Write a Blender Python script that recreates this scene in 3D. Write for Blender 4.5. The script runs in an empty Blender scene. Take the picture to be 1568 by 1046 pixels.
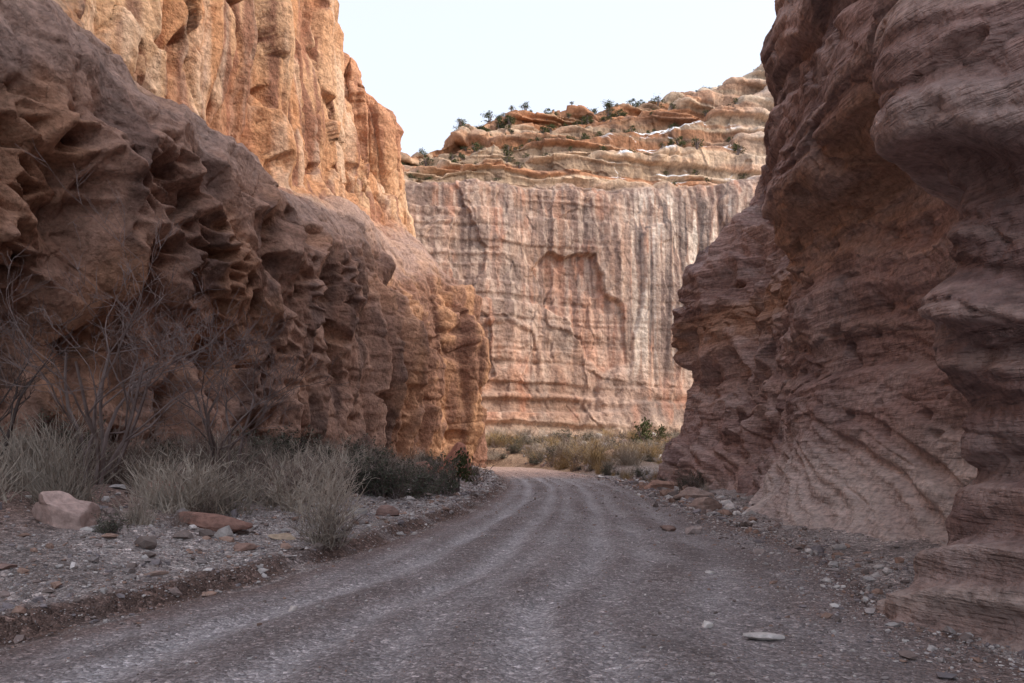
import bpy, math, random
import numpy as np
from mathutils import Vector
rng=np.random.default_rng(7)
random.seed(7)
S=bpy.context.scene
# ---------------------------------------------------------------- noise
_p=rng.permutation(256).astype(np.int64)
_g=rng.normal(size=(256,3)); _g/=np.linalg.norm(_g,axis=1)[:,None]
def pn(x,y,z,s=0.0):
    x,y,z=np.broadcast_arrays(np.asarray(x,float)+s*17.3,np.asarray(y,float)+s*5.1,np.asarray(z,float)+s*9.7)
    xi=np.floor(x).astype(np.int64); yi=np.floor(y).astype(np.int64); zi=np.floor(z).astype(np.int64)
    fx=x-xi; fy=y-yi; fz=z-zi
    u=fx*fx*fx*(fx*(fx*6-15)+10); v=fy*fy*fy*(fy*(fy*6-15)+10); w=fz*fz*fz*(fz*(fz*6-15)+10)
    def c(a,b,d):
        h=_p[(_p[(_p[(xi+a)&255]+yi+b)&255]+zi+d)&255]
        G=_g[h]
        return G[...,0]*(fx-a)+G[...,1]*(fy-b)+G[...,2]*(fz-d)
    x00=c(0,0,0)*(1-u)+c(1,0,0)*u; x10=c(0,1,0)*(1-u)+c(1,1,0)*u
    x01=c(0,0,1)*(1-u)+c(1,0,1)*u; x11=c(0,1,1)*(1-u)+c(1,1,1)*u
    y0=x00*(1-v)+x10*v; y1=x01*(1-v)+x11*v
    return (y0*(1-w)+y1*w)*1.6
def fbm(x,y,z,o=4,s=0,r=0.5):
    t=0;a=1;n=0
    for i in range(o):
        t=t+a*pn(x*2**i,y*2**i,z*2**i,s+i*1.7); n+=a; a*=r
    return t/n*1.3
def billow(x,y,z,o=3,s=0,r=0.5):
    t=0;a=1;n=0
    for i in range(o):
        t=t+a*np.abs(pn(x*2**i,y*2**i,z*2**i,s+i*2.3)); n+=a; a*=r
    return t/n*2
_jit=rng.uniform(0,1,(256,4)).astype(np.float32)
def cell(x,y,z):
    x=np.asarray(x,np.float32)+100;y=np.asarray(y,np.float32)+100;z=np.asarray(z,np.float32)+100
    xi=np.floor(x).astype(np.int32);yi=np.floor(y).astype(np.int32);zi=np.floor(z).astype(np.int32)
    fx=x-xi;fy=y-yi;fz=z-zi
    f1=np.full(x.shape,9,np.float32);f2=f1.copy();rv=np.zeros(x.shape,np.float32)
    for a in (-1,0,1):
        for b in (-1,0,1):
            for c in (-1,0,1):
                h=_p[(_p[(_p[(xi+a)&255]+yi+b)&255]+zi+c)&255]; J=_jit[h]
                dd=np.sqrt((a+J[...,0]-fx)**2+(b+J[...,1]-fy)**2+(c+J[...,2]-fz)**2)
                near=dd<f1
                f2=np.where(near,f1,np.minimum(f2,dd)); rv=np.where(near,J[...,3],rv); f1=np.where(near,dd,f1)
    return rv.astype(float),(f2-f1).astype(float)
def ss(a,b,x):
    t=np.clip((x-a)/(b-a),0,1); return t*t*(3-2*t)
def mix(a,b,t):
    t=np.asarray(t)[...,None]; return np.asarray(a)*(1-t)+np.asarray(b)*t
def blur(m,k=2):
    m=m.astype(float)
    for i in range(k):
        m=(m+np.roll(m,1,0)+np.roll(m,-1,0))/3; m=(m+np.roll(m,1,1)+np.roll(m,-1,1))/3
    return m
# ---------------------------------------------------------------- mesh helpers
def cr(C,counts):
    C=np.asarray(C,float); n=len(C); out=[]
    for i in range(n-1):
        p0=C[max(i-1,0)];p1=C[i];p2=C[i+1];p3=C[min(i+2,n-1)]
        m=counts[i]
        for k in range(m):
            t=k/m
            out.append(0.5*((2*p1)+(-p0+p2)*t+(2*p0-5*p1+4*p2-p3)*t*t+(-p0+3*p1-3*p2+p3)*t**3))
    out.append(C[-1]); return np.array(out)
def surf(C,cs,cr_):
    A=cr(C,cs); B=cr(np.swapaxes(A,0,1),cr_); return np.swapaxes(B,0,1)
def normals(P,ref):
    N=np.cross(np.gradient(P,axis=0),np.gradient(P,axis=1)); N/=np.linalg.norm(N,axis=2)[...,None]+1e-9
    if (N*np.array(ref)).sum()<0: N=-N
    return N
def make_mesh(name,V,F,mat=None,col=None,smooth=True,link=True):
    me=bpy.data.meshes.new(name)
    V=np.asarray(V,np.float32).reshape(-1,3); F=np.asarray(F,np.int32); k=F.shape[1]
    me.vertices.add(len(V)); me.vertices.foreach_set('co',V.ravel())
    me.loops.add(F.size); me.loops.foreach_set('vertex_index',F.ravel())
    me.polygons.add(len(F)); me.polygons.foreach_set('loop_start',np.arange(0,F.size,k,dtype=np.int32))
    me.update(calc_edges=True)
    me.polygons.foreach_set('use_smooth',np.full(len(F),smooth,dtype=bool))
    if col is not None:
        a=me.color_attributes.new('Col','FLOAT_COLOR','POINT')
        c=np.ones((len(V),4),np.float32); c[:,:3]=np.asarray(col).reshape(-1,3)
        a.data.foreach_set('color',c.ravel())
    if mat: me.materials.append(mat)
    if not link: return me
    ob=bpy.data.objects.new(name,me); S.collection.objects.link(ob); return ob
def gridfaces(M,N,flip=False,wrap=False):
    i=np.arange(M-1)[:,None]; j=np.arange(N if wrap else N-1)[None,:]; j2=(j+1)%N
    a=i*N+j; b=(i+1)*N+j; c=(i+1)*N+j2; d=i*N+j2
    F=np.stack([a,b,c,d] if not flip else [a,d,c,b],-1).reshape(-1,4); return F
def grid_obj(name,P,mat,col,ref):
    M,N=P.shape[:2]
    n=np.cross(P[M//2+1,N//2]-P[M//2,N//2],P[M//2,N//2+1]-P[M//2,N//2])
    return make_mesh(name,P,gridfaces(M,N,flip=np.dot(n,ref)<0),mat,col)
# ---------------------------------------------------------------- materials
class NT:
    def __init__(s,name):
        s.m=bpy.data.materials.new(name); s.m.use_nodes=True; s.t=s.m.node_tree
        s.b=s.t.nodes['Principled BSDF']; s.b.inputs['Roughness'].default_value=0.92
        s.b.inputs['Specular IOR Level'].default_value=0.15
        s.pos=s.t.nodes.new('ShaderNodeTexCoord').outputs['Object']
    def n(s,ty,**k):
        x=s.t.nodes.new(ty)
        for a,b in k.items(): setattr(x,a,b)
        return x
    def l(s,a,b): s.t.links.new(a,b)
    def noise(s,scale,detail=6,rough=.6,stretch=None,dist=0):
        x=s.n('ShaderNodeTexNoise'); x.inputs['Scale'].default_value=scale; x.inputs['Detail'].default_value=detail
        x.inputs['Roughness'].default_value=rough; x.inputs['Distortion'].default_value=dist
        if stretch:
            m=s.n('ShaderNodeMapping'); m.inputs['Scale'].default_value=stretch; s.l(s.pos,m.inputs[0]); s.l(m.outputs[0],x.inputs['Vector'])
        else: s.l(s.pos,x.inputs['Vector'])
        return x.outputs['Fac']
    def ramp(s,f,stops):
        x=s.n('ShaderNodeValToRGB'); e=x.color_ramp.elements
        while len(e)<len(stops): e.new(.5)
        for i,(p,c) in enumerate(stops):
            e[i].position=p; e[i].color=(c[0],c[1],c[2],1) if not isinstance(c,(int,float)) else (c,c,c,1)
        s.l(f,x.inputs[0]); return x.outputs[0]
    def mixc(s,a,b,f,mode='MIX'):
        x=s.n('ShaderNodeMix',data_type='RGBA',blend_type=mode)
        for v,i in ((a,6),(b,7)):
            if isinstance(v,tuple): x.inputs[i].default_value=(*v,1)
            else: s.l(v,x.inputs[i])
        if isinstance(f,(int,float)): x.inputs[0].default_value=f
        else: s.l(f,x.inputs[0])
        return x.outputs[2]
    def math(s,op,a,b=0):
        x=s.n('ShaderNodeMath',operation=op)
        for v,i in ((a,0),(b,1)):
            if isinstance(v,(int,float)): x.inputs[i].default_value=v
            else: s.l(v,x.inputs[i])
        return x.outputs[0]
    def attr(s,name='Col'):
        x=s.n('ShaderNodeAttribute',attribute_name=name); return x.outputs['Color']
    def bump(s,h,strength,dist,prev=None):
        x=s.n('ShaderNodeBump'); x.inputs['Strength'].default_value=strength; x.inputs['Distance'].default_value=dist
        s.l(h,x.inputs['Height'])
        if prev: s.l(prev,x.inputs['Normal'])
        return x.outputs[0]
    def done(s,col,nrm=None):
        if isinstance(col,tuple): s.b.inputs['Base Color'].default_value=(*col,1)
        else: s.l(col,s.b.inputs['Base Color'])
        if nrm: s.l(nrm,s.b.inputs['Normal'])
        return s.m
def rock_mat(name,k=1.0,bd=0.3,strat=.5,ss_=(.35,.35,4.5),crk=.5,sm=.7):
    T=NT(name)
    c=T.attr()
    c=T.mixc(c,T.ramp(T.noise(6*k,4,.65),[(0.33,.68),(0.5,1.0),(0.67,1.27)]),1.0,'MULTIPLY')
    sn=T.noise(1.3*k,4,.6,ss_)
    c=T.mixc(c,T.ramp(sn,[(0.36,.76),(0.48,1.0),(0.52,.93),(0.66,1.18)]),sm,'MULTIPLY')
    h=T.math('ADD',T.math('MULTIPLY',T.noise(2.6*k,6,.62),.8),T.math('MULTIPLY',sn,strat))
    if crk>0:
        ck=T.math('ABSOLUTE',T.math('SUBTRACT',T.noise(.5*k,3,.5,(1,1,.7)),.5))
        ckr=T.ramp(ck,[(0.0,.45),(.006,1.0)])
        c=T.mixc(c,ckr,crk,'MULTIPLY')
        h=T.math('ADD',h,T.math('MULTIPLY',ckr,.2*crk))
    return T.done(c,T.bump(h,1,bd))
M_near=rock_mat('sandstone_near',1.3,.19,.9,(.4,.4,4.2),.3,.8)
M_left=rock_mat('sandstone_left',.75,.36,.35,(1,1,1.4),.35)
M_far=rock_mat('sandstone_far',.26,.65,.3,(.6,.6,2.0),0,.5)
def ground_mat(name,road):
    T=NT(name)
    c=T.attr()
    x=T.n('ShaderNodeTexVoronoi'); x.inputs['Scale'].default_value=21 if road else 15; T.l(T.pos,x.inputs['Vector'])
    sx=T.n('ShaderNodeSeparateColor'); T.l(x.outputs['Color'],sx.inputs[0])
    c=T.mixc(c,T.ramp(sx.outputs[0],[(0,.55),(.6,.95),(.88,1.2),(.96,1.5),(1,2.3)]),.6 if road else .9,'MULTIPLY')
    y=T.n('ShaderNodeTexVoronoi'); y.inputs['Scale'].default_value=52; T.l(T.pos,y.inputs['Vector'])
    s2=T.n('ShaderNodeSeparateColor'); T.l(y.outputs['Color'],s2.inputs[0])
    c=T.mixc(c,T.ramp(s2.outputs[1],[(0,.62),(.8,1.1),(1,1.9)]),.8,'MULTIPLY')
    c=T.mixc(c,T.ramp(T.noise(1.2,5,.65),[(0.3,.84),(.7,1.15)]),1,'MULTIPLY')
    h=T.math('ADD',T.math('MULTIPLY',x.outputs['Distance'],-.35),T.math('MULTIPLY',y.outputs['Distance'],-.16))
    n=T.bump(h,1,.09 if road else .12)
    return T.done(c,n)
M_ground=ground_mat('gravel_ground',False); M_road=ground_mat('gravel_road',True)
def stone_mat():
    T=NT('stone'); c=T.mixc(T.attr(),T.ramp(T.noise(9,4,.7),[(.3,.7),(.7,1.25)]),1,'MULTIPLY')
    return T.done(c,T.bump(T.noise(10,5,.7),.6,.04))
M_stone=stone_mat()
def plain(name,a,b,sc=3):
    T=NT(name); oi=T.n('ShaderNodeObjectInfo')
    c=T.ramp(T.noise(sc,2,.6),[(.3,a),(.7,b)])
    c=T.mixc(c,T.ramp(oi.outputs['Random'],[(0,.62),(1,1.25)]),1,'MULTIPLY')
    return T.done(c)
M_dry=plain('dry_twigs',(.30,.255,.215),(.54,.475,.40)); M_brown=plain('brown_twigs',(.16,.12,.105),(.28,.22,.19))
M_leaf=plain('sage_leaf',(.085,.095,.07),(.17,.175,.13)); M_bark=plain('bark',(.13,.10,.095),(.23,.185,.175))
M_gold=plain('golden_brush',(.32,.22,.11),(.46,.34,.18)); M_jun=plain('juniper_leaf',(.055,.065,.03),(.13,.14,.065),.8)
# ---------------------------------------------------------------- ground height
yl=[-40,5,6.7,10,13.5,20.5,30,39,48,54,60,65,69,73,78]; xl=[-5,-4.8,-4.3,-3.15,-2.5,-1.4,-.75,-.45,-.6,-1.1,-1.7,-2.3,-4.5,-12,-40]
yr=[-40,5,8,12,20,30,37,44,50,55,60,65,70,75,80,85]; xr=[4.5,4.3,3.9,5,5.3,6.2,6.6,6.4,5.7,4.8,3.8,2.7,1.0,-2.5,-11,-40]
def rise(y): return .40*ss(38,70,y)
def gz(x,y):
    L=np.interp(y,yl,xl)+.16*pn(y*.9,0,0,3); R=np.interp(y,yr,xr)+.15*pn(y*.7,0,0,4)
    dl=L-x; dr=x-R
    on=(dl<0)&(dr<0)
    left=.17*ss(0,.3,dl)+.35*ss(.3,4,dl)+.75*ss(3,9,dl)+.5*ss(8,16,dl)
    right=.05*ss(0,.5,dr)+.25*ss(.5,3,dr)
    far=ss(50,58,y)*.55*ss(.2,2.0,dr)+ss(64,100,y)*1.9*ss(1,12,dr)+ss(80,100,y)*.6
    rough=.05*fbm(x*.8,y*.8,0,3,1)+.04*fbm(x*3.1,y*3.1,0,2,2)
    z=left*(dl>0)+right*(dr>0)+far
    e=ss(0,.5,np.maximum(dl,dr))
    z=z+rough*(.3+.7*e)*1.2
    z=z-.07*ss(0,.6,np.minimum(-dl,-dr))*on
    return z+rise(y)
TR=(.10,.19,.33,.41,.53,.61,.75)
def rutf(t,y,w):
    r=0
    for c in TR: r=np.maximum(r,(.7+.3*math.sin(c*40))*np.exp(-((t-c-.02*pn(0,y*.12,c*9,3))/w)**2))
    return r
def rz(x,y):
    L=np.interp(y,yl,xl); R=np.interp(y,yr,xr)
    t=(x-L)/(R-L)
    return rise(y)+.035-.05*rutf(t,y,.026)+.03*fbm(x*1.0,y*.6,0,3,5)+.03*np.sin(np.clip(t,0,1)*math.pi)+.014*pn(x*4,y*4,0,6)
yy=np.concatenate([np.linspace(-40,2.9,30),3*np.exp(np.linspace(0,math.log(130/3),520)),130*np.exp(np.linspace(.1,3.2,18))])
t=np.linspace(-1,1,520); xx=60*np.sinh(4*t)/math.sinh(4)-1.5
xx=np.concatenate([-np.array([2500,1200,600,300,150,90.]),xx,[90,150,300,600,1200,2500.]])
X,Y=np.meshgrid(xx,yy,indexing='ij'); Z=gz(X,Y)
L=np.interp(Y,yl,xl)+.16*pn(Y*.9,0,0,3); dl=L-X
gcol=mix((.34,.295,.28),(.46,.41,.395),ss(-.3,.4,fbm(X*.5,Y*.5,0,3,9)))
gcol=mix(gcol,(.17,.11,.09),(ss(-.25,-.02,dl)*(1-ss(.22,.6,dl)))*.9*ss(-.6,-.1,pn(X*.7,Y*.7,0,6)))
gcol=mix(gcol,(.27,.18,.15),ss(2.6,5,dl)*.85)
gcol=mix(gcol,(.42,.29,.2),ss(50,60,Y))
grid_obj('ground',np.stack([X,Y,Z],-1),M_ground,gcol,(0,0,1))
ys=np.concatenate([np.linspace(-38,3,20),3*np.exp(np.linspace(0.01,math.log(77.5/3),640))])
tt=np.linspace(-.02,1.02,280)
Lr=np.interp(ys,yl,xl); Rr=np.interp(ys,yr,xr)
k=np.ones(9)/9
Lr[30:-10]=np.convolve(Lr,k,'same')[30:-10]; Rr[30:-10]=np.convolve(Rr,k,'same')[30:-10]
X=Lr[:,None]+(Rr-Lr)[:,None]*tt[None,:]; Y=np.repeat(ys[:,None],len(tt),1)
Z=rz(X,Y); ed=np.minimum(tt,1-tt)[None,:]
Z=Z-.15*(1-ss(-.02,.05,ed+.02*pn(X*1.3,Y*.8,0,2)))
rut=rutf(tt[None,:]+0*Y,Y,.030)
rc=mix((.36,.325,.325),(.28,.24,.235),ss(-.4,.4,fbm(X*.9,Y*.3,0,4,11)))
rc=mix(rc,(.56,.535,.55),rut*.85*(.65+.35*ss(-.3,.2,pn(X,Y*.4,0,19))))
rc=mix(rc,(.24,.17,.15),(1-ss(.02,.14,ed+.03*pn(X,Y,0,8)))*.7)
rc=mix(rc,(.25,.185,.165),ss(.80,.88,tt)[None,:]*.55*ss(-.3,.3,pn(X,Y*.3,0,14)))
rc=mix(rc,(.60,.42,.35),ss(46,53,Y)*.85)  # far end painted pale pink: sunlight put into the road colour
grid_obj('gravel_road',np.stack([X,Y,Z],-1),M_road,rc,(0,0,1))
# ---------------------------------------------------------------- right cliff
ZL=[-0.4,0.5,1.5,3,5,7,8.3,10.5,14,20,28,40]
R=[(-10,[6,5.9,5.9,5.9,5.9,5.9,5.9,6,7,8,10,13]),
(4,[4.7,4.7,4.7,4.8,4.9,5,5,5.2,6,7.5,10,13]),
(7.6,[2.9,3.75,4.4,4.15,3.9,3.9,3.9,4.2,5,7,10,13]),
(9.2,[4.6,5.3,5.5,5.3,5.0,4.9,4.6,4.8,5.6,7.3,10,13]),
(12,[6.2,6.9,7.2,7.3,7.4,7.5,5.9,6.0,6.6,8,10,13]),
(16,[5.5,6.8,7.4,7.7,7.9,8.1,6.2,6.4,6.9,8,10,13]),
(19.5,[5.4,6.6,7.3,7.5,7.6,7.9,6.5,6.7,7.2,8.2,10,13]),
(23,[6.3,7.3,7.8,8.0,8.2,8.3,7.4,7.5,7.7,9,11,14]),
(27,[7.2,8,8.5,8.8,9.2,9.4,9.6,10,11,12,13.5,16]),
(33,[7.8,8.4,8.8,9.2,9.8,9.8,10,11.0,12.3,14,16,19]),
(38,[7.2,7.4,7.6,8.7,9.3,8.4,8.2,8.8,11.7,14.2,17,20]),
(42,[7.3,7.6,8.0,9.1,9.7,9.0,9.0,9.8,13,15.5,18,21]),
(45,[10,10.5,11,11.5,12,12,12,13,16,17,19,22]),
(47.5,[16,16,17,17,17,18,18,19,20,21,23,26]),
(50,[27,27,27,28,28,28,29,29,30,31,32,35]),
(50,[48,48,48,48,48,48,48,48,48,48,48,48])]
C=np.array([[(x,y,z) for x,z in zip(xs,ZL)] for y,xs in R])
back=C[:,-1:,:]+np.array([25,0,3.]); C=np.concatenate([C,back],1)
P=surf(C,[10,60,80,90,110,85,60,60,75,65,60,40,20,12,8],[35,50,60,65,65,60,65,60,45,20,15,5])
N=normals(P,(-1,0,0))
def ledges(x,y,z,s,h1=.9,h2=.33,sharp=2.5):
    zz=z+.35*fbm(x/5,y/5,z/9,2,s+2)
    return np.tanh(sharp*(pn(x*.05,y*.05,zz/h1,s+3)+.5*pn(x*.12,y*.12,zz/h2,s+4)))
x,y,z=P[...,0],P[...,1],P[...,2]
hol=ss(22,28,y)
wx=.7*pn(x/2.5,y/2.5,z/2.5,71); wz=.7*pn(x/2.5,y/2.5,z/2.5,72)
d=.30*fbm(x/5,y/5,z/5,3,73)
d=d-(.12+.75*hol)*(billow((x+wx)/3.2,(y+wx)/3.2,(z+wz)/2.8,2,74,.35)-.45)
skirt=(1-ss(1.5,3.5,z))
zc=z-.10*(y-10)+.6*wz
l1=ledges(x,y,zc,75,1.5,.5,4); l2=ledges(x,y,zc,85,.45,.18,3)
d=d+(.22*l1+.075*l2)*(1-.8*skirt)*(1-.4*hol)
zb=z-.32*(y-12)*np.where(y>10,1,-.5)+.15*pn(x,y/2,z,77)
dg=np.tanh(3*pn(0*x,y*.05,zb/.28,78))
d=d+.10*dg*skirt
rv,ed_=cell((x+.6*wx)/1.6,(y+.6*wx)/2.2,(z+.6*wz)/1.0); d=d+.10*(rv-.5)*(1-.6*skirt)-.04*(1-ss(0,.09,ed_))
rv2,ed2=cell(x/.6+5,y/.75,z/.3); d=d+.05*(rv2-.5)*(1-.5*skirt)
d=d-.5*ss(.33,.62,pn(x/1.3,y/1.6,z/.9,79))*ss(2,3,z)*(.25+.65*hol)
d=d-.30*ss(.42,.6,pn(x/.6,y/.7,z/.45,80))*ss(1,2,z)*.6
d=d+.045*fbm(x/.6,y/.6,z/.4,3,81,.6)
P2=P+N*d[...,None]; x,y,z=P2[...,0],P2[...,1],P2[...,2]
c=mix((.35,.235,.21),(.46,.32,.29),ss(-.4,.4,fbm(x/3,y/3,z/3,3,31)))
c=mix(c,(.25,.16,.14),ss(-.2,.8,-l1)*.5)
c=mix(c,(.20,.135,.13),ss(.05,.45,fbm(x/2.5,y/2.5,z/5,3,32))*.6)
c=mix(c,(.55,.41,.36),ss(.3,1,l2)*.45)
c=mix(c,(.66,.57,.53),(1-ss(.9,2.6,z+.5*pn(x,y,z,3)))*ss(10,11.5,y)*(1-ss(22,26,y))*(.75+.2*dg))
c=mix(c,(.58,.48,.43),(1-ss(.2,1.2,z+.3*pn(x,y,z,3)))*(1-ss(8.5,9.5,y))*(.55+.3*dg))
c=mix(c,(.42,.24,.145),ss(5.6,7,z)*(1-ss(7.8,8.4,z))*.6)
c=mix(c,(.51,.41,.385),ss(0.1,.4,pn(x/2,y/2,z*1.4,36))*.4)
c=mix(c,(.12,.09,.095),ss(.0,.5,pn(x/1.6,y/1.6,z/7,37))*.65*ss(8,12,z))
c=mix(c,(.20,.125,.11),ss(.2,.9,-d)*.5)  # recesses darkened by depth: shade mixed into the rock colour
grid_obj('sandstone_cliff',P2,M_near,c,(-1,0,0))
# ---------------------------------------------------------------- left cliff
Lc=[(-8,[(-17,0),(-17,2),(-17.5,4.5),(-16,8),(-16.5,13),(-18,16),(-20,20),(-21,28),(-22,38),(-26,46)]),
(12,[(-16.5,0.5),(-16,2.5),(-17,4.8),(-15,6.6),(-15,11.5),(-16,15),(-18.6,19),(-19.5,27),(-20.5,37),(-24,46)]),
(21,[(-15.3,0.6),(-15,3),(-16.4,5.0),(-13.1,6.3),(-12.7,11),(-14.5,15),(-17.6,18.5),(-18.3,26),(-18.8,36),(-22,46)]),
(27,[(-12.8,.6),(-12.7,3),(-13.4,5.5),(-11.6,7.6),(-12.0,12),(-13.5,14.5),(-16.8,18.),(-17.6,27),(-18.3,38),(-21,46)]),
(35,[(-10.6,.6),(-10.6,3),(-11.0,6),(-10.2,9),(-10.6,12.5),(-12,14.8),(-15.3,17.5),(-16.1,27),(-16.8,38),(-20,46)]),
(44,[(-9.4,.6),(-9.4,3.5),(-9.6,7),(-9.2,10),(-9.8,13),(-11.2,15.3),(-14.1,18),(-14.8,27),(-15.3,38),(-18,46)]),
(53,[(-7.8,.6),(-7.6,4),(-7.8,7.5),(-7.8,10.5),(-8.8,14),(-10.5,17),(-12.9,19.8),(-13.5,28),(-13.8,38),(-16,46)]),
(60,[(-5.8,.6),(-5.6,4),(-5.7,8),(-5.9,11),(-7.2,14),(-9.3,17.8),(-12.1,21.2),(-13.2,28),(-14.2,36),(-17,44)]),
(66,[(-3.4,.3),(-3.0,4),(-3.0,8),(-3.4,11.5),(-4.9,14.8),(-7.5,19),(-10.5,22.5),(-16,29),(-20,35),(-25,42)]),
(71,[(-4.7,.3),(-4.7,4),(-4.7,8),(-5,11),(-6.5,14),(-8.7,18),(-11,21.5),(-18,28),(-22,34),(-27,40)]),
(78,[(-9,.3),(-9,4),(-9,8),(-9.5,11),(-10,14),(-11.5,18),(-13.5,21.5),(-20,28),(-26,34),(-30,38)]),
(92,[(-28,.3),(-28,4),(-28,8),(-28,11),(-28,14),(-29,18),(-30,22),(-32,28),(-34,34),(-40,38)])]
C=np.array([[(x,y,z) for x,z in r] for y,r in Lc])
back=C[:,-1:,:]+np.array([-30,0,3.]); C=np.concatenate([C,back],1)
RC=[50,55,65,70,60,65,80,60,20,5]
P=surf(C,[20,60,95,130,130,120,115,95,40,30,10],RC)
cum=np.cumsum([0]+RC); row=np.interp(np.arange(P.shape[1]),cum,np.arange(len(cum)))
rowg=np.repeat(row[None,:],P.shape[0],0)
N=normals(P,(1,0,0)); x,y,z=P[...,0],P[...,1],P[...,2]
up=ss(5.4,6.2,rowg); bench=ss(3.9,4.5,rowg)*(1-ss(5.3,5.9,rowg)); endz=ss(38,50,y)
wx=1.0*pn(x/4,y/4,z/4,91); wz=1.0*pn(x/4,y/4,z/4,92)
lowv=1-ss(2.2,3.0,rowg)
dl_=1.0*fbm(x/8,y/8,z/8,2,93)
dl_=dl_-1.4*(billow((x+wx)/3.8,(y+wx)/3.8,(z+wz)/3.4,2,94,.3)-.45)*(1-.55*bench)*(1-.6*endz)*(1-.4*lowv)
dl_=dl_-1.1*ss(.32,.6,pn(x/2.1,y/2.1,z/1.4,97))*(1-bench)*(1-.5*endz)
dl_=dl_+2.0*(billow((x+.3*wx)/2.8,(y+.3*wx)/2.8,z/16,2,98,.4)-.4)*np.maximum(endz,.45*lowv)*(1-bench)
l3=ledges(x,y,z,99,1.5,.5,3); dl_=dl_+.09*l3
rv,ed_=cell((x+.5*wx)/2.0,(y+.5*wx)/2.0,(z+.5*wz)/3.0); dl_=dl_+.25*(rv-.5)-.10*(1-ss(0,.1,ed_))
rv2,ed2=cell((x+.4*wx)/1.0,(y+.4*wx)/1.1+7,(z+.4*wz)/.75)
pits=ss(-.15,.25,pn(x/5,y/5,z/4,96))*(1-.9*bench)*(1-.5*endz)*(1-.5*lowv)
dl_=dl_-.62*ss(.06,.5,ed2)*pits*(.5+.8*rv2)+.10*(rv2-.5)*(1-pits)
dl_=dl_+.07*fbm(x/.8,y/.8,z/.6,3,100,.6)
du=.9*fbm(x/7,y/7,z/12,2,101)+1.5*(billow((x+.3*wx)/3.4,(y+.3*wx)/3.4,z/20,2,102,.45)-.4)
rv3,ed3=cell((x+.3*wx)/1.5,(y+.3*wx)/1.5,z/7); du=du+.9*(rv3-.5)+.10*(rv2-.5)-.2*(1-ss(0,.08,ed3))
du=du-.9*ss(.34,.55,pn(x/1.8,y/1.8,z/2.0,103))+.08*ledges(x,y,z,104,2.4,.8,2)+.08*fbm(x/1,y/1,z/1.4,3,105,.6)
d=dl_*(1-up)+du*up
P2=P+N*d[...,None]; x,y,z=P2[...,0],P2[...,1],P2[...,2]
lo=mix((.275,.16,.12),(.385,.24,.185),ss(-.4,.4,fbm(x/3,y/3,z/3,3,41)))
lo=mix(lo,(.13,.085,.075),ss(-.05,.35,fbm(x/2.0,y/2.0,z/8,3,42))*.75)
lo=mix(lo,(.15,.09,.07),ss(.3,1.2,-d)*.55)  # deeper hollows painted darker, cavity shade carried in the colour
lo=mix(lo,(.46,.25,.15),ss(.05,.4,fbm(x/4,y/4,z/5,2,46))*.45)
lo=mix(lo,mix((.50,.275,.155),(.25,.13,.09),ss(-.3,.15,fbm(x/1.6,y/1.6,z/10,3,39))),ss(48,62,y)*.75)
lo=mix(lo,(.41,.30,.26),ss(3.9,4.8,rowg+.3*pn(x,y,z,4))*.65)
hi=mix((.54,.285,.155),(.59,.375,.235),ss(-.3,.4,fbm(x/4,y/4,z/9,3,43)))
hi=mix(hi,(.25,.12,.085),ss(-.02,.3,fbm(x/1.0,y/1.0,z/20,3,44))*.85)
hi=mix(hi,(.68,.52,.40),ss(.1,.4,fbm(x/1.4,y/1.4,z/16,3,48))*.45)
hi=mix(hi,(.36,.16,.095),ss(.1,.6,-d)*.6)  # upper wall hollows darkened by depth, painted shade
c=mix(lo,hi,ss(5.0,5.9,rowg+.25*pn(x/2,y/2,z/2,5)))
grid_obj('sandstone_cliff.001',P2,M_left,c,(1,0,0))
# ---------------------------------------------------------------- rock tower
zl=[12,18,23,27,29.5,32,33.6,34.4,35.1,36.6,38.2,39.0,39.3]
re=[-9.5,-9.8,-10.1,-10.3,-10.4,-10.7,-11.1,-12.2,-13.4,-14.2,-14.7,-15.2,-16.2]
le=[-20,-20,-20,-20,-20,-19.8,-19.6,-19.2,-18.8,-18.2,-17.8,-17.3,-16.8]
zs=np.linspace(12,39.3,260); r_=np.interp(zs,zl,re); l_=np.interp(zs,zl,le)
a=np.linspace(0,2*math.pi,360,endpoint=False)
ex=np.sign(np.cos(a))*np.abs(np.cos(a))**.6; ey=np.sign(np.sin(a))*np.abs(np.sin(a))**.6
X=(r_+l_)[:,None]/2+(r_-l_)[:,None]/2*ex[None]; Y=75.5+np.interp(zs,[12,33,37,39.3],[5,4.2,2.4,1.])[:,None]*ey[None]
Z=np.repeat(zs[:,None],len(a),1)
P=np.stack([X,Y,Z],-1); N=np.stack([np.repeat(ex[None],len(zs),0),np.repeat(ey[None],len(zs),0),0*X],-1); N/=np.linalg.norm(N,axis=2)[...,None]
x,y,z=X,Y,Z
rv,ed_=cell(x/2.1,y/2.1,z/5)
d=.3*fbm(x/5,y/5,z/6,2,111)+.6*(billow(x/2.6,y/2.6,z/14,2,112,.4)-.4)+.25*ledges(x,y,z,113,2.2,.7,3)+.12*fbm(x,y,z,3,114,.6)+.8*(rv-.5)-.25*(1-ss(0,.08,ed_))
P2=P+N*d[...,None]
hi=mix((.54,.30,.17),(.60,.40,.26),ss(-.3,.4,fbm(x/4,y/4,z/7,3,43)))
hi=mix(hi,(.29,.145,.10),ss(.0,.33,fbm(x/1.2,y/1.2,z/12,3,44))*.7)
hi=mix(hi,(.44,.20,.12),ss(28,31,z)*.5)
V=np.concatenate([P2.reshape(-1,3),[[-16.5,75.5,39.6]]]); hc=np.concatenate([hi.reshape(-1,3),hi.reshape(-1,3)[-1:]])
F=gridfaces(len(zs),len(a),wrap=True,flip=True)
n0=(len(zs)-1)*len(a); k=np.arange(len(a))
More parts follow.
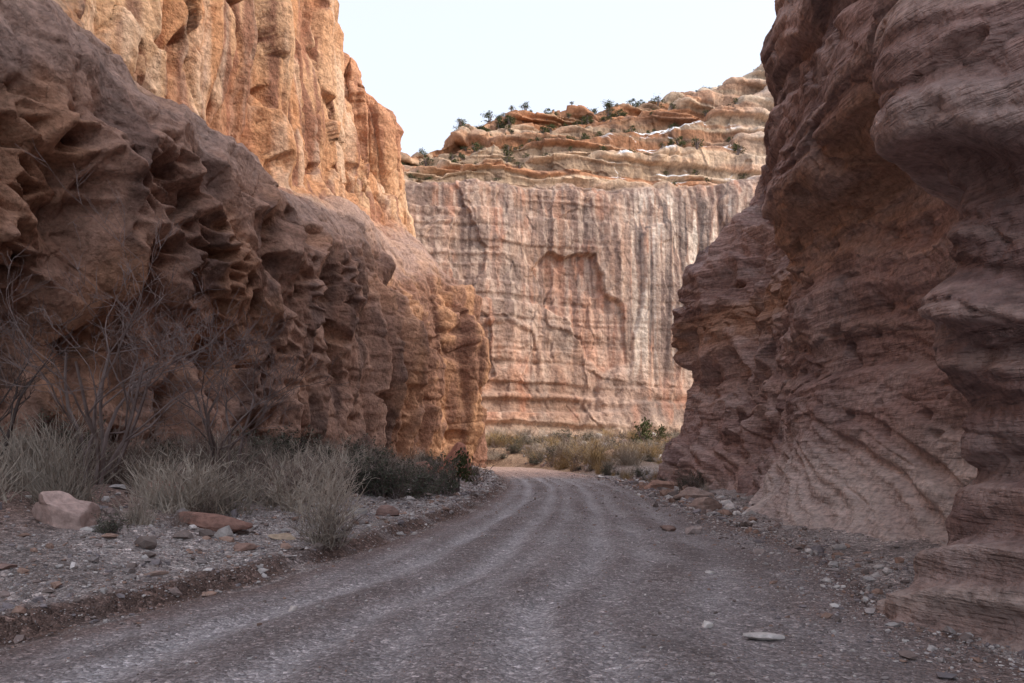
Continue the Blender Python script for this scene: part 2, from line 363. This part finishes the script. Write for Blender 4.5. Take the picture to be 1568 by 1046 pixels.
ob=make_mesh('rock_tower',V,F,M_left,hc)
cp=make_mesh('cap',V[n0:],np.stack([k,(k+1)%len(a),np.full(len(a),len(a))],-1),M_left,hc[n0:]); cp.parent=ob
# ---------------------------------------------------------------- far cliff
st=[(-80,28,36,16),(-40,32,41,18),(-13,35.8,45,20),(-2,38,54.5,25),(10.6,38.6,60,30),(23.8,39.0,69,40),(35.8,40.8,80,52),(60,45,95,60),(110,48,101,60)]
C=[]
for xs,rim,sk,B in st:
    D=sk-rim; Y0=101.3+.333*xs
    rows=[(-1,-12),(1.8,-6),(4.5,-1.2),(rim*.25,0),(rim*.5,.5),(rim*.75,1.0),(rim*.94,1.5),(rim,3)]
    fr=[(.03,6),(.22,7),(.25,9.5),(.42,10.6),(.46,15),(.60,16),(.64,.60*B+4),(.78,.66*B+4.5),(.82,.84*B+2),(1.0,B+2)]
    last=5
    for f,b in fr:
        b=max(b,last+.5); last=b; rows.append((rim+f*D,b))
    rows+=[(sk+.5,last+40),(sk-5,last+250)]
    C.append([(xs+max(b,0)*xs/Y0,Y0+b,zz) for zz,b in rows])
C=np.array(C)
FR=[20,25,35,70,75,60,30,18,55,16,50,18,40,22,35,22,35,12,5]
P=surf(C,[20,50,90,130,130,120,60,20],FR)
cum=np.cumsum([0]+FR); row=np.interp(np.arange(P.shape[1]),cum,np.arange(len(cum)))
rowg=np.repeat(row[None,:],P.shape[0],0)
N=normals(P,(0,-1,0.3)); x,y,z=P[...,0],P[...,1],P[...,2]
upper=ss(6.5,7.3,rowg); lowm=1-ss(7,13,z); lft=1-ss(8,16,x)
d=(1.5-1.0*upper)*fbm(x/18,y/18,z/22,2,51)+(.25+.35*(1-lft))*(billow(x/3.5,y/3.5,z/30,2,52,.4)-.4)+.12*fbm(x/2.2,y/2.2,z/2.6,4,53,.6)
zz=z+.8*fbm(x/14,y/14,0,2,55)
led=np.tanh(6*(pn(x*.02,y*.02,zz/1.7,54)+.6*pn(x*.05,y*.05,zz/.7,58)))
d=d+(.55*upper*(.4+.9*ss(-.3,.3,pn(x/9,y/9,z/9,59)))+.05+.08*lft+.30*lowm)*led
wx=x+1.3*fbm(x/5,y/5,z/5,4,60); wz=z+1.3*fbm(x/5,y/5,z/5,4,61)
rv,ed_=cell(wx/6,y/9,(wz+.3*wx)/9.0); rvb,edb=cell(wx/1.6,y/5,wz/1.8+9)
d=d+(.6*(rv-.5)+.22*(rvb-.5))*(1-.45*(1-lft))*(1+.8*upper)
def inpoly(px,pz,poly):
    r=np.zeros(px.shape,bool); n=len(poly)
    for i in range(n):
        x1,z1=poly[i]; x2,z2=poly[(i+1)%n]
        if z1==z2: z2+=1e-6
        cnd=((z1>pz)!=(z2>pz))&(px<(x2-x1)*(pz-z1)/(z2-z1)+x1); r^=cnd
    return r
arch=blur(inpoly(wx,wz,[(3,26.3),(5.6,28),(10.8,28.5),(13.9,21.2),(15.3,13.4),(12,12),(8,17),(7,20),(4.5,21)]),1)
slab=blur(inpoly(wx,wz,[(-7,16),(-1,19),(3,17),(4,8),(1,5),(-5,4)]),2); slab2=blur(inpoly(wx,wz,[(8,4),(12,11),(16,13),(17,26),(18.5,33),(22,34),(24,20),(22,8),(20,4)]),3)
ag=ss(13,27,z)
d=d-arch*(.25+.9*ag)-.4*slab*ss(6,17,z)+.4*slab2
P2=P+N*d[...,None]; x,y,z=P2[...,0],P2[...,1],P2[...,2]
c=mix((.37,.235,.175),(.44,.30,.235),ss(-.4,.4,fbm(x/8,y/8,z/8,3,62)))
c=mix(c,(.215,.165,.145),ss(-.1,.4,fbm(x/5,y/5,z/7,4,63))*.75)
c=mix(c,(.47,.25,.175),arch*(.35+.4*ss(-.2,.3,pn(x/3,y/3,z/3,6))))
c=mix(c,(.46,.225,.135),slab*.5*ss(-.3,.3,pn(x/3,y/3,z/3,7)))
c=mix(c,(.44,.22,.15),ss(.05,.4,fbm(x/4,y/4,z/8,4,64))*.65)
c=mix(c,(.56,.43,.35),ss(.1,.45,fbm(x/2.5,y/2.5,z/9,4,59))*.4)
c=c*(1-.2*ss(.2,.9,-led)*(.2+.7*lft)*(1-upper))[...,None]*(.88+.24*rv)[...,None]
sm=ss(14,17,x)*(1-ss(29,36,x))*ss(8,18,z)*(1-ss(36,39,z))
s1=pn(x*.9,y*.9,z*.02,65)+.5*pn(x*2.3,y*2.3,z*.05,66)
c=mix(c,(.68,.59,.51),sm*ss(.0,.3,s1)*.85); c=mix(c,(.14,.115,.11),sm*ss(.03,.28,-s1)*.85)
topz=ss(6,26,z+11*pn(x*.8,0,0,13))*(1-upper)
sv=ss(-.08,.18,fbm(x*1.0,y*1.0,z*.02,3,67))*topz; c=mix(c,(.18,.125,.11),sv*.7)
sv=ss(.05,.28,fbm(x*1.5,y*1.5,z*.025,3,27))*topz; c=mix(c,(.58,.45,.37),sv*.45)
bn=pn(x*.01,y*.01,zz/2.0,68)+.4*pn(x*.03,y*.03,zz/.8,69)+.2*pn(x/5,y/5,z/3,49)
ub=mix((.46,.23,.13),(.56,.40,.28),ss(-.1,.25,bn)); ub=mix(ub,(.22,.145,.115),ss(.0,.5,fbm(x/5,y/5,z/2,3,70))*.55)
ub=mix(ub,(.62,.53,.44),ss(26,42,x+7*pn(x/6,y/6,z/6,71))*.6)
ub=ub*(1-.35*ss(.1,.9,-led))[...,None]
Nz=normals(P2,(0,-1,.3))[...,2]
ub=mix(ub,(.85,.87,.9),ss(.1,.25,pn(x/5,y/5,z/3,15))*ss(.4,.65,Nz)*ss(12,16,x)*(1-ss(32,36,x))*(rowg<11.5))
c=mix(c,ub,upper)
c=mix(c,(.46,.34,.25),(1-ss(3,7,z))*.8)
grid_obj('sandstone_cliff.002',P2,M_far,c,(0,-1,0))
farP=P2; farrow=rowg
# ---------------------------------------------------------------- stones
ph=(1+5**.5)/2
IV=np.array([(-1,ph,0),(1,ph,0),(-1,-ph,0),(1,-ph,0),(0,-1,ph),(0,1,ph),(0,-1,-ph),(0,1,-ph),(ph,0,-1),(ph,0,1),(-ph,0,-1),(-ph,0,1)])/1.9
IF=np.array([(0,11,5),(0,5,1),(0,1,7),(0,7,10),(0,10,11),(1,5,9),(5,11,4),(11,10,2),(10,7,6),(7,1,8),(3,9,4),(3,4,2),(3,2,6),(3,6,8),(3,8,9),(4,9,5),(2,4,11),(6,2,10),(8,6,7),(9,8,1)])
PAL=np.array([(.38,.34,.33),(.28,.25,.26),(.52,.49,.48),(.38,.26,.21),(.22,.18,.165),(.66,.62,.6),(.34,.27,.25)])
def stones(name,x,y,z,sz,flat=.6,pal=PAL):
    n=len(x); V=np.repeat(IV[None],n,0)*(1+.28*rng.normal(size=(n,12,1)).clip(-1.5,1.5))
    sc=np.stack([rng.uniform(.7,1.3,n),rng.uniform(.6,1.,n),rng.uniform(.35,.8,n)*flat/.6],-1)*sz[:,None]*.5
    V=V*sc[:,None,:]; a=rng.uniform(0,6.28,n); ca,sa=np.cos(a)[:,None],np.sin(a)[:,None]
    X=V[...,0]*ca-V[...,1]*sa; Y=V[...,0]*sa+V[...,1]*ca
    V=np.stack([X+x[:,None],Y+y[:,None],V[...,2]+z[:,None]+.12*sz[:,None]],-1)
    F=(IF[None]+12*np.arange(n)[:,None,None]).reshape(-1,3)
    c=np.repeat(pal[rng.integers(0,len(pal),n)][:,None,:]*rng.uniform(.8,1.2,(n,1,1)),12,1)
    return make_mesh(name,V,F,M_stone,c,smooth=False)
def hz(x,y):
    return np.maximum(gz(x,y),np.where((x>np.interp(y,yl,xl)+.1)&(x<np.interp(y,yr,xr)-.1),rz(x,y),-9))
n=32000; y=4.5*np.exp(rng.uniform(0,1,n)**1.1*math.log(60/4.5)); Ls=np.interp(y,yl,xl)
x=Ls-np.abs(rng.normal(0,1,n))*2.4-rng.uniform(-.1,.3,n); sz=(.010+.014*rng.pareto(2.6,n)).clip(0,.13)*(.8+y*.05)
X1,Y1,S1=x,y,sz
n=26000; y=4.5*np.exp(rng.uniform(0,1,n)*math.log(55/4.5)); a=np.interp(y,yl,xl); b=np.interp(y,yr,xr)
t=rng.uniform(0,1,n); x=a+(b-a)*t; sz=(.009+.008*rng.pareto(2.8,n)).clip(0,.05)*(.8+y*.04)
kp=rutf(t,y,.034)<rng.uniform(0,.9,n)
X2,Y2,S2=x[kp],y[kp],sz[kp]
n=10000; y=5*np.exp(rng.uniform(0,1,n)*math.log(50/5)); b=np.interp(y,yr,xr); x=b+rng.normal(0,.6,n)-.1; sz=(.012+.014*rng.pareto(2.4,n)).clip(0,.13)*(.8+y*.05)
x=np.concatenate([X1,X2,x]);y=np.concatenate([Y1,Y2,y]);sz=np.concatenate([S1,S2,sz])
stones('gravel',x,y,hz(x,y),sz)
n=900; y=rng.uniform(20,48,n); x=np.interp(y,[20,48],[5.7,7.4])+rng.normal(0,.6,n); sz=.08+.11*rng.pareto(2.5,n).clip(0,4)
n2=700; y2=9*np.exp(rng.uniform(0,1,n2)*math.log(65/9)); x2=np.interp(y2,yl,xl)-rng.uniform(1.2,6,n2); s2=.05+.07*rng.pareto(2.5,n2).clip(0,4)
n3=1200; y3=rng.uniform(56,98,n3); x3=rng.uniform(1,26,n3); s3=.15+.2*rng.pareto(2.5,n3).clip(0,5)
m3=x3>np.interp(y3,yr,xr)+.5; x3,y3,s3=x3[m3],y3[m3],s3[m3]
x=np.concatenate([x,x2,x3]);y=np.concatenate([y,y2,y3]);sz=np.concatenate([sz,s2,s3])
stones('rubble',x,y,hz(x,y),sz,.7)
import bmesh
def boulder(name,loc,size,seed,col,rot=0):
    bm=bmesh.new(); bmesh.ops.create_icosphere(bm,subdivisions=5,radius=1); me=bpy.data.meshes.new(name); bm.to_mesh(me); bm.free()
    v=np.empty(len(me.vertices)*3,np.float32); me.vertices.foreach_get('co',v); v=v.reshape(-1,3).astype(float)
    r=np.random.default_rng(seed)
    for i in range(13):
        d=r.normal(size=3); d/=np.linalg.norm(d); h=r.uniform(.45,.8); s=v@d; v-=np.maximum(s-h,0)[:,None]*d*.96
    v*=(1+.10*fbm(v[:,0]*1.5,v[:,1]*1.5,v[:,2]*1.5,4,seed))[:,None]
    v[:,2]+=.05*np.tanh(4*pn(0*v[:,0],0,v[:,2]*5,seed))
    v*=np.array(size)/2/.72
    me.vertices.foreach_set('co',v.astype(np.float32).ravel())
    a=me.color_attributes.new('Col','FLOAT_COLOR','POINT'); c=np.ones((len(v),4),np.float32)
    c[:,:3]=np.array(col)*(1+.35*fbm(v[:,0]*3,v[:,1]*3,v[:,2]*7,3,seed+1))[:,None]; a.data.foreach_set('color',c.ravel())
    me.polygons.foreach_set('use_smooth',np.ones(len(me.polygons),bool)); me.materials.append(M_stone)
    o=bpy.data.objects.new(name,me); S.collection.objects.link(o)
    z=float(hz(np.array([loc[0]]),np.array([loc[1]]))[0]); o.location=(loc[0],loc[1],z+size[2]*.22); o.rotation_euler=(r.uniform(-.15,.15),r.uniform(-.15,.15),rot)
BL=[((-6.6,11.8),(1.1,.7,.62),(.54,.40,.36)),((-5.0,13.2),(1.2,.6,.30),(.32,.19,.155)),((-3.7,13.0),(.45,.3,.12),(.46,.36,.27)),
((-2.9,18.2),(.5,.4,.3),(.34,.23,.2)),((-6.9,16),(.9,.6,.5),(.36,.22,.18)),((-3.0,42),(1.6,1.2,2.0),(.44,.2,.14)),((-4.6,41),(1.4,1.1,1.0),(.4,.2,.15)),
((3.55,15.5),(.32,.25,.2),(.42,.35,.33)),((3.2,16.2),(.3,.25,.16),(.30,.21,.18)),((2.15,6.75),(.30,.15,.08),(.62,.58,.56)),((1.75,7.15),(.09,.07,.07),(.75,.72,.69)),
((5.3,22),(.8,.6,.45),(.38,.28,.24)),((6.1,27),(1.1,.8,.6),(.4,.3,.26)),((6.6,35),(1.2,.9,.7),(.44,.28,.22)),((-5.7,8.9),(.28,.2,.1),(.34,.24,.21)),((-2.2,8.0),(.1,.08,.06),(.6,.55,.52)),
((-4.2,9.4),(.2,.14,.08),(.38,.28,.24)),((3.9,12.5),(.22,.16,.08),(.38,.32,.3)),((7.5,61),(1.6,1.2,.9),(.5,.33,.22)),((9.0,68),(2.2,1.6,1.2),(.5,.33,.22)),((6.0,70),(1.6,1.3,.8),(.52,.36,.26)),
((2.6,10.5),(.16,.1,.05),(.6,.56,.54)),((-3.9,11.5),(.3,.2,.12),(.36,.24,.2)),((-1.9,15.5),(.12,.1,.07),(.62,.58,.56))]
for i,(l,s,c) in enumerate(BL): boulder('boulder',l,s,100+i,c,random.uniform(-.6,.6))
# ---------------------------------------------------------------- plants
class TB:
    def __init__(s): s.V=[];s.F=[]
    def tube(s,pts,rad,k=3):
        b=len(s.V)
        for i,p in enumerate(pts):
            d=(pts[min(i+1,len(pts)-1)]-pts[max(i-1,0)]); d.normalize()
            u=d.cross(Vector((.3,.5,.81))); u.normalize(); w=d.cross(u)
            for j in range(k):
                a=6.283*j/k; s.V.append(p+(u*math.cos(a)+w*math.sin(a))*rad[i])
        for i in range(len(pts)-1):
            for j in range(k):
                s.F.append((b+i*k+j,b+i*k+(j+1)%k,b+(i+1)*k+(j+1)%k,b+(i+1)*k+j))
    def leaf(s,p,sz):
        a=Vector((random.gauss(0,1),random.gauss(0,1),random.gauss(0,1))).normalized(); u=a.orthogonal().normalized()*sz; w=a.cross(u)*.6
        b=len(s.V); s.V+= [p-u,p-w,p+u,p+w]; s.F.append((b,b+1,b+2,b+3))
    def mesh(s,name,mats,nl=None):
        me=make_mesh(name,np.array([tuple(v) for v in s.V]),np.array(s.F),None,None,False,False)
        for m in mats: me.materials.append(m)
        if nl is not None: me.polygons.foreach_set('material_index',np.array(nl,np.int32))
        return me
def shrub(kind):
    T=TB(); mi=[]
    ns={'dry':65,'grass':150,'sage':60,'brown':45}[kind]
    for i in range(ns):
        az=random.uniform(0,6.28); tilt=abs(random.gauss(0,.6 if kind!='grass' else .42)); tilt=min(tilt,1.25)
        L=random.uniform(.35,1.1)*(1-.25*tilt); d=Vector((math.cos(az)*math.sin(tilt),math.sin(az)*math.sin(tilt),math.cos(tilt)))
        p=Vector((random.gauss(0,.14),random.gauss(0,.14),-.03)); pts=[p.copy()]; 
        for k in range(4):
            d=(d+Vector((random.gauss(0,.18),random.gauss(0,.18),random.gauss(0,.1)-(.05 if kind=='grass' else -.03)))).normalized(); p=p+d*L/4; pts.append(p.copy())
        r0=.007 if kind=='grass' else .009
        n0=len(T.F); T.tube(pts,[r0,r0*.85,r0*.7,r0*.5,r0*.3]); mi+=[0]*(len(T.F)-n0)
        if kind!='grass':
            for q in range(7):
                k=random.choice([1,2,3,3,4]); s0=pts[k]; dd=(d+Vector((random.gauss(0,.6),random.gauss(0,.6),random.gauss(.2,.4)))).normalized(); l=L*random.uniform(.12,.34)
                m=s0+dd*l*.5+Vector((random.gauss(0,.02),random.gauss(0,.02),random.gauss(0,.02))); e=s0+dd*l
                n0=len(T.F); T.tube([s0,m,e],[r0*.5,r0*.4,r0*.22]); mi+=[0]*(len(T.F)-n0)
                if kind=='sage':
                    for w in range(6):
                        T.leaf(s0.lerp(e,random.uniform(.2,1.1))+Vector((random.gauss(0,.02),random.gauss(0,.02),random.gauss(0,.02))),random.uniform(.014,.032)); mi.append(1)
    mats={'dry':[M_dry],'grass':[M_dry],'sage':[M_bark,M_leaf],'brown':[M_brown]}[kind]
    return T.mesh(kind+'_shrub',mats,mi)
SH={k:[shrub(k) for _ in range(6)] for k in ('dry','grass','sage','brown')}
gold=[m.copy() for m in SH['grass'][:2]+SH['dry'][:2]]
for m in gold: m.materials[0]=M_gold
NAME={'dry':'dry_shrub','grass':'dry_grass_clump','sage':'sagebrush','brown':'bare_shrub','gold':'rabbitbrush'}
SH['gold']=gold
def put(kind,x,y,h,w=None):
    o=bpy.data.objects.new(NAME[kind],random.choice(SH[kind])); S.collection.objects.link(o)
    z=float(gz(np.array([x]),np.array([y]))[0]); o.location=(x,y,z-.02); w=w or h
    o.scale=(w,w,h); o.rotation_euler=(random.uniform(-.08,.08),random.uniform(-.08,.08),random.uniform(0,6.28))
for a in [('grass',-7.7,13.6,1.35,1.5),('grass',-8.7,14.2,1.4,1.5),('grass',-6.5,14.5,.9),('dry',-2.95,12.6,.9,1.0),('dry',-3.6,15.5,1.1,1.3),('brown',-3.0,12.9,.8,1.0),
 ('dry',-4.6,16.5,1.2,1.4),('dry',-5.4,15.2,1.1,1.3),('grass',-5.9,12.6,.7),('sage',-3.5,22,1.2,1.5),('sage',-3.0,24,1.0,1.6),('sage',-2.4,26.5,1.5,1.4),('sage',-5.8,11.5,.35,.5),
 ('dry',-4.4,19,1.4,1.6),('grass',-9.3,16,1.5,1.6),('brown',-9.5,18.5,2.0,2.2),('brown',-7.5,19.5,1.7,2.),('grass',-7.2,16,1.1,1.3),('brown',-6,18,1.5,1.8),('grass',-8.4,12.8,1.0,1.1),('grass',-7.3,12.9,.7,.9)]: put(*a)
c=0
while c<160:
    y=12.5*math.exp(random.random()*math.log(58/12.5)); Lx=float(np.interp(y,yl,xl)); wx_=float(np.interp(y,[12,21,27,35,44,53,60,66],[-15.5,-14,-12,-10.3,-9,-7.4,-5.2,-3]))
    lo=Lx-2.6 if y<30 else Lx-1.4
    if wx_>lo-.2: continue
    x=random.uniform(wx_,lo); k=random.choices(['dry','grass','sage','brown'],[4,3,0.5 if y<19 else 2.4,4])[0]
    h=random.uniform(.4,1.35)*(1 if y<40 else .9); put(k,x,y,h,h*random.uniform(1,1.7)); c+=1
for i in range(280):
    y=random.uniform(54,97); x=random.uniform(-.03*y,.22*y)
    if x<float(np.interp(y,yr,xr))+.5: continue
    h=random.uniform(.5,1.6); put(random.choices(['gold','dry','sage','brown'],[4,2.5,1.5,2.5])[0],x,y,h,h*1.6)
for i in range(44): 
    y=random.uniform(30,60); put(random.choice(['gold','sage','dry','brown']),float(np.interp(y,yr,xr))+random.uniform(.4,1.6),y,random.uniform(.3,1.0))
def bare_tree(x,y,H,stems,seed,lean):
    random.seed(seed); T=TB()
    def grow(p,d,L,r,lv):
        pts=[p.copy()]; n=5; rad=[r]
        for k in range(n):
            d=(d+Vector((random.gauss(0,.16),random.gauss(0,.16),random.gauss(.05,.1)))).normalized(); p=p+d*L/n; pts.append(p.copy()); rad.append(r*(1-.5*(k+1)/n))
        T.tube(pts,rad,5 if lv<2 else 3)
        if lv<4:
            for q in range(random.randint(2,4)):
                k=random.randint(2,n); a=Vector((random.gauss(0,1),random.gauss(0,1),random.gauss(.2,.7))).normalized()
                grow(pts[k],(d*.8+a*.75).normalized(),L*random.uniform(.5,.75),max(rad[k]*.62,.0065),lv+1)
    for s in range(stems):
        a=random.uniform(0,6.28); grow(Vector((random.gauss(0,.15),random.gauss(0,.15),-.1)),Vector((math.cos(a)*.45+lean,math.sin(a)*.3,1.1)).normalized(),H*.45,.05,0)
    me=T.mesh('bare_tree',[M_bark]); o=bpy.data.objects.new('bare_tree',me); S.collection.objects.link(o)
    o.location=(x,y,float(gz(np.array([x]),np.array([y]))[0]))
bare_tree(-8.5,16.5,6.4,7,5,.4); bare_tree(-10.4,15.8,4.6,5,9,-.1); bare_tree(-7.2,20,5.4,6,12,.2)
# junipers
def juniper_mesh(seed,nl=420):
    random.seed(seed); T=TB()
    for s in range(3):
        a=random.uniform(0,6.28); T.tube([Vector((0,0,-.2)),Vector((math.cos(a)*.12,math.sin(a)*.12,.3)),Vector((math.cos(a)*.25,math.sin(a)*.25,.7))],[.06,.045,.02],4)
    mi=[0]*len(T.F)
    for c in range(14):
        a=random.uniform(0,6.28); r=random.uniform(0,.42); cc=Vector((math.cos(a)*r,math.sin(a)*r,random.uniform(.15,1.-.9*r))); R=random.uniform(.12,.24)
        for i in range(nl//14):
            T.leaf(cc+Vector((random.gauss(0,1),random.gauss(0,1),random.gauss(0,.8)))*R*.55,random.uniform(.03,.065)); mi.append(1)
    return T.mesh('juniper',[M_bark,M_jun],mi)
JM=[juniper_mesh(i) for i in range(4)]
random.seed(3)
V=[];F=[];mi=[];off=0
cand=np.argwhere((farrow>7.6)&(farrow<17.6)&(farP[...,0]>-26)&(farP[...,0]<60))
Nf=normals(farP,(0,-1,.3)); cand=np.array([c for c in cand[rng.permutation(len(cand))[:9000]] if Nf[c[0],c[1],2]>.45])
wts=np.array([ (4.0 if farrow[c[0],c[1]]>15 else 1.0) for c in cand]); 
pick=cand[rng.choice(len(cand),min(330,len(cand)),replace=False,p=wts/wts.sum())]
arr=[]
for m in JM:
    v=np.empty(len(m.vertices)*3,np.float32); m.vertices.foreach_get('co',v); f=np.empty(len(m.loops),np.int32); m.loops.foreach_get('vertex_index',f)
    q=np.empty(len(m.polygons),np.int32); m.polygons.foreach_get('material_index',q); arr.append((v.reshape(-1,3),f.reshape(-1,4),q))
for c in pick:
    v,f,q=arr[random.randrange(4)]; h=random.uniform(.4,.9)+1.1*random.random()**3; a=random.uniform(0,6.28)
    R_=np.array([[math.cos(a),-math.sin(a),0],[math.sin(a),math.cos(a),0],[0,0,1]])
    V.append((v@R_.T)*np.array([h*1.4,h*1.4,h])+farP[c[0],c[1]]); F.append(f+off); mi.append(q); off+=len(v)
me=make_mesh('distant_juniper_trees',np.concatenate(V),np.concatenate(F),None,None,False,False)
me.materials.append(M_bark); me.materials.append(M_jun); me.polygons.foreach_set('material_index',np.concatenate(mi))
o=bpy.data.objects.new('distant_juniper_trees',me); S.collection.objects.link(o)
for (x,y,h) in [(13.5,82,3.2),(16,86,2.2),(-1.9,28,1.6)]:
    o=bpy.data.objects.new('juniper_tree',random.choice(JM)); S.collection.objects.link(o); o.location=(x,y,float(gz(np.array([x]),np.array([y]))[0])); o.scale=(h*.8,h*.8,h)
# ---------------------------------------------------------------- light, world, camera
az=math.radians(101); el=math.radians(36)
W=bpy.data.worlds.new('World'); S.world=W; W.use_nodes=True; nt=W.node_tree
sk=nt.nodes.new('ShaderNodeTexSky'); sk.sky_type='NISHITA'; sk.sun_disc=False; sk.sun_elevation=el; sk.sun_rotation=az
sk.air_density=1.0; sk.dust_density=4.0; sk.ozone_density=1.0
bg=nt.nodes['Background']; nt.links.new(sk.outputs[0],bg.inputs[0]); bg.inputs[1].default_value=.15
hz_=nt.nodes.new('ShaderNodeBackground'); hz_.inputs[0].default_value=(.95,.955,1,1); hz_.inputs[1].default_value=.78
ad=nt.nodes.new('ShaderNodeAddShader'); nt.links.new(bg.outputs[0],ad.inputs[0]); nt.links.new(hz_.outputs[0],ad.inputs[1])
nt.links.new(ad.outputs[0],nt.nodes['World Output'].inputs[0])
d=Vector((math.sin(az)*math.cos(el),math.cos(az)*math.cos(el),math.sin(el)))
ld=bpy.data.lights.new('sun','SUN'); ld.energy=2.2; ld.angle=math.radians(.6); ld.color=(1,.91,.80)
lo=bpy.data.objects.new('sun',ld); S.collection.objects.link(lo); lo.rotation_euler=d.to_track_quat('Z','Y').to_euler(); lo.location=(30,-10,60)
cd=bpy.data.cameras.new('camera'); cd.lens=28; cd.sensor_width=36; cd.shift_y=.11; cd.clip_end=6000; cd.clip_start=.05
co=bpy.data.objects.new('camera',cd); S.collection.objects.link(co); co.location=(0,0,1.6); co.rotation_euler=(math.radians(90),0,0); S.camera=co
S.view_settings.view_transform='Standard'; S.view_settings.look='None'; S.view_settings.exposure=0
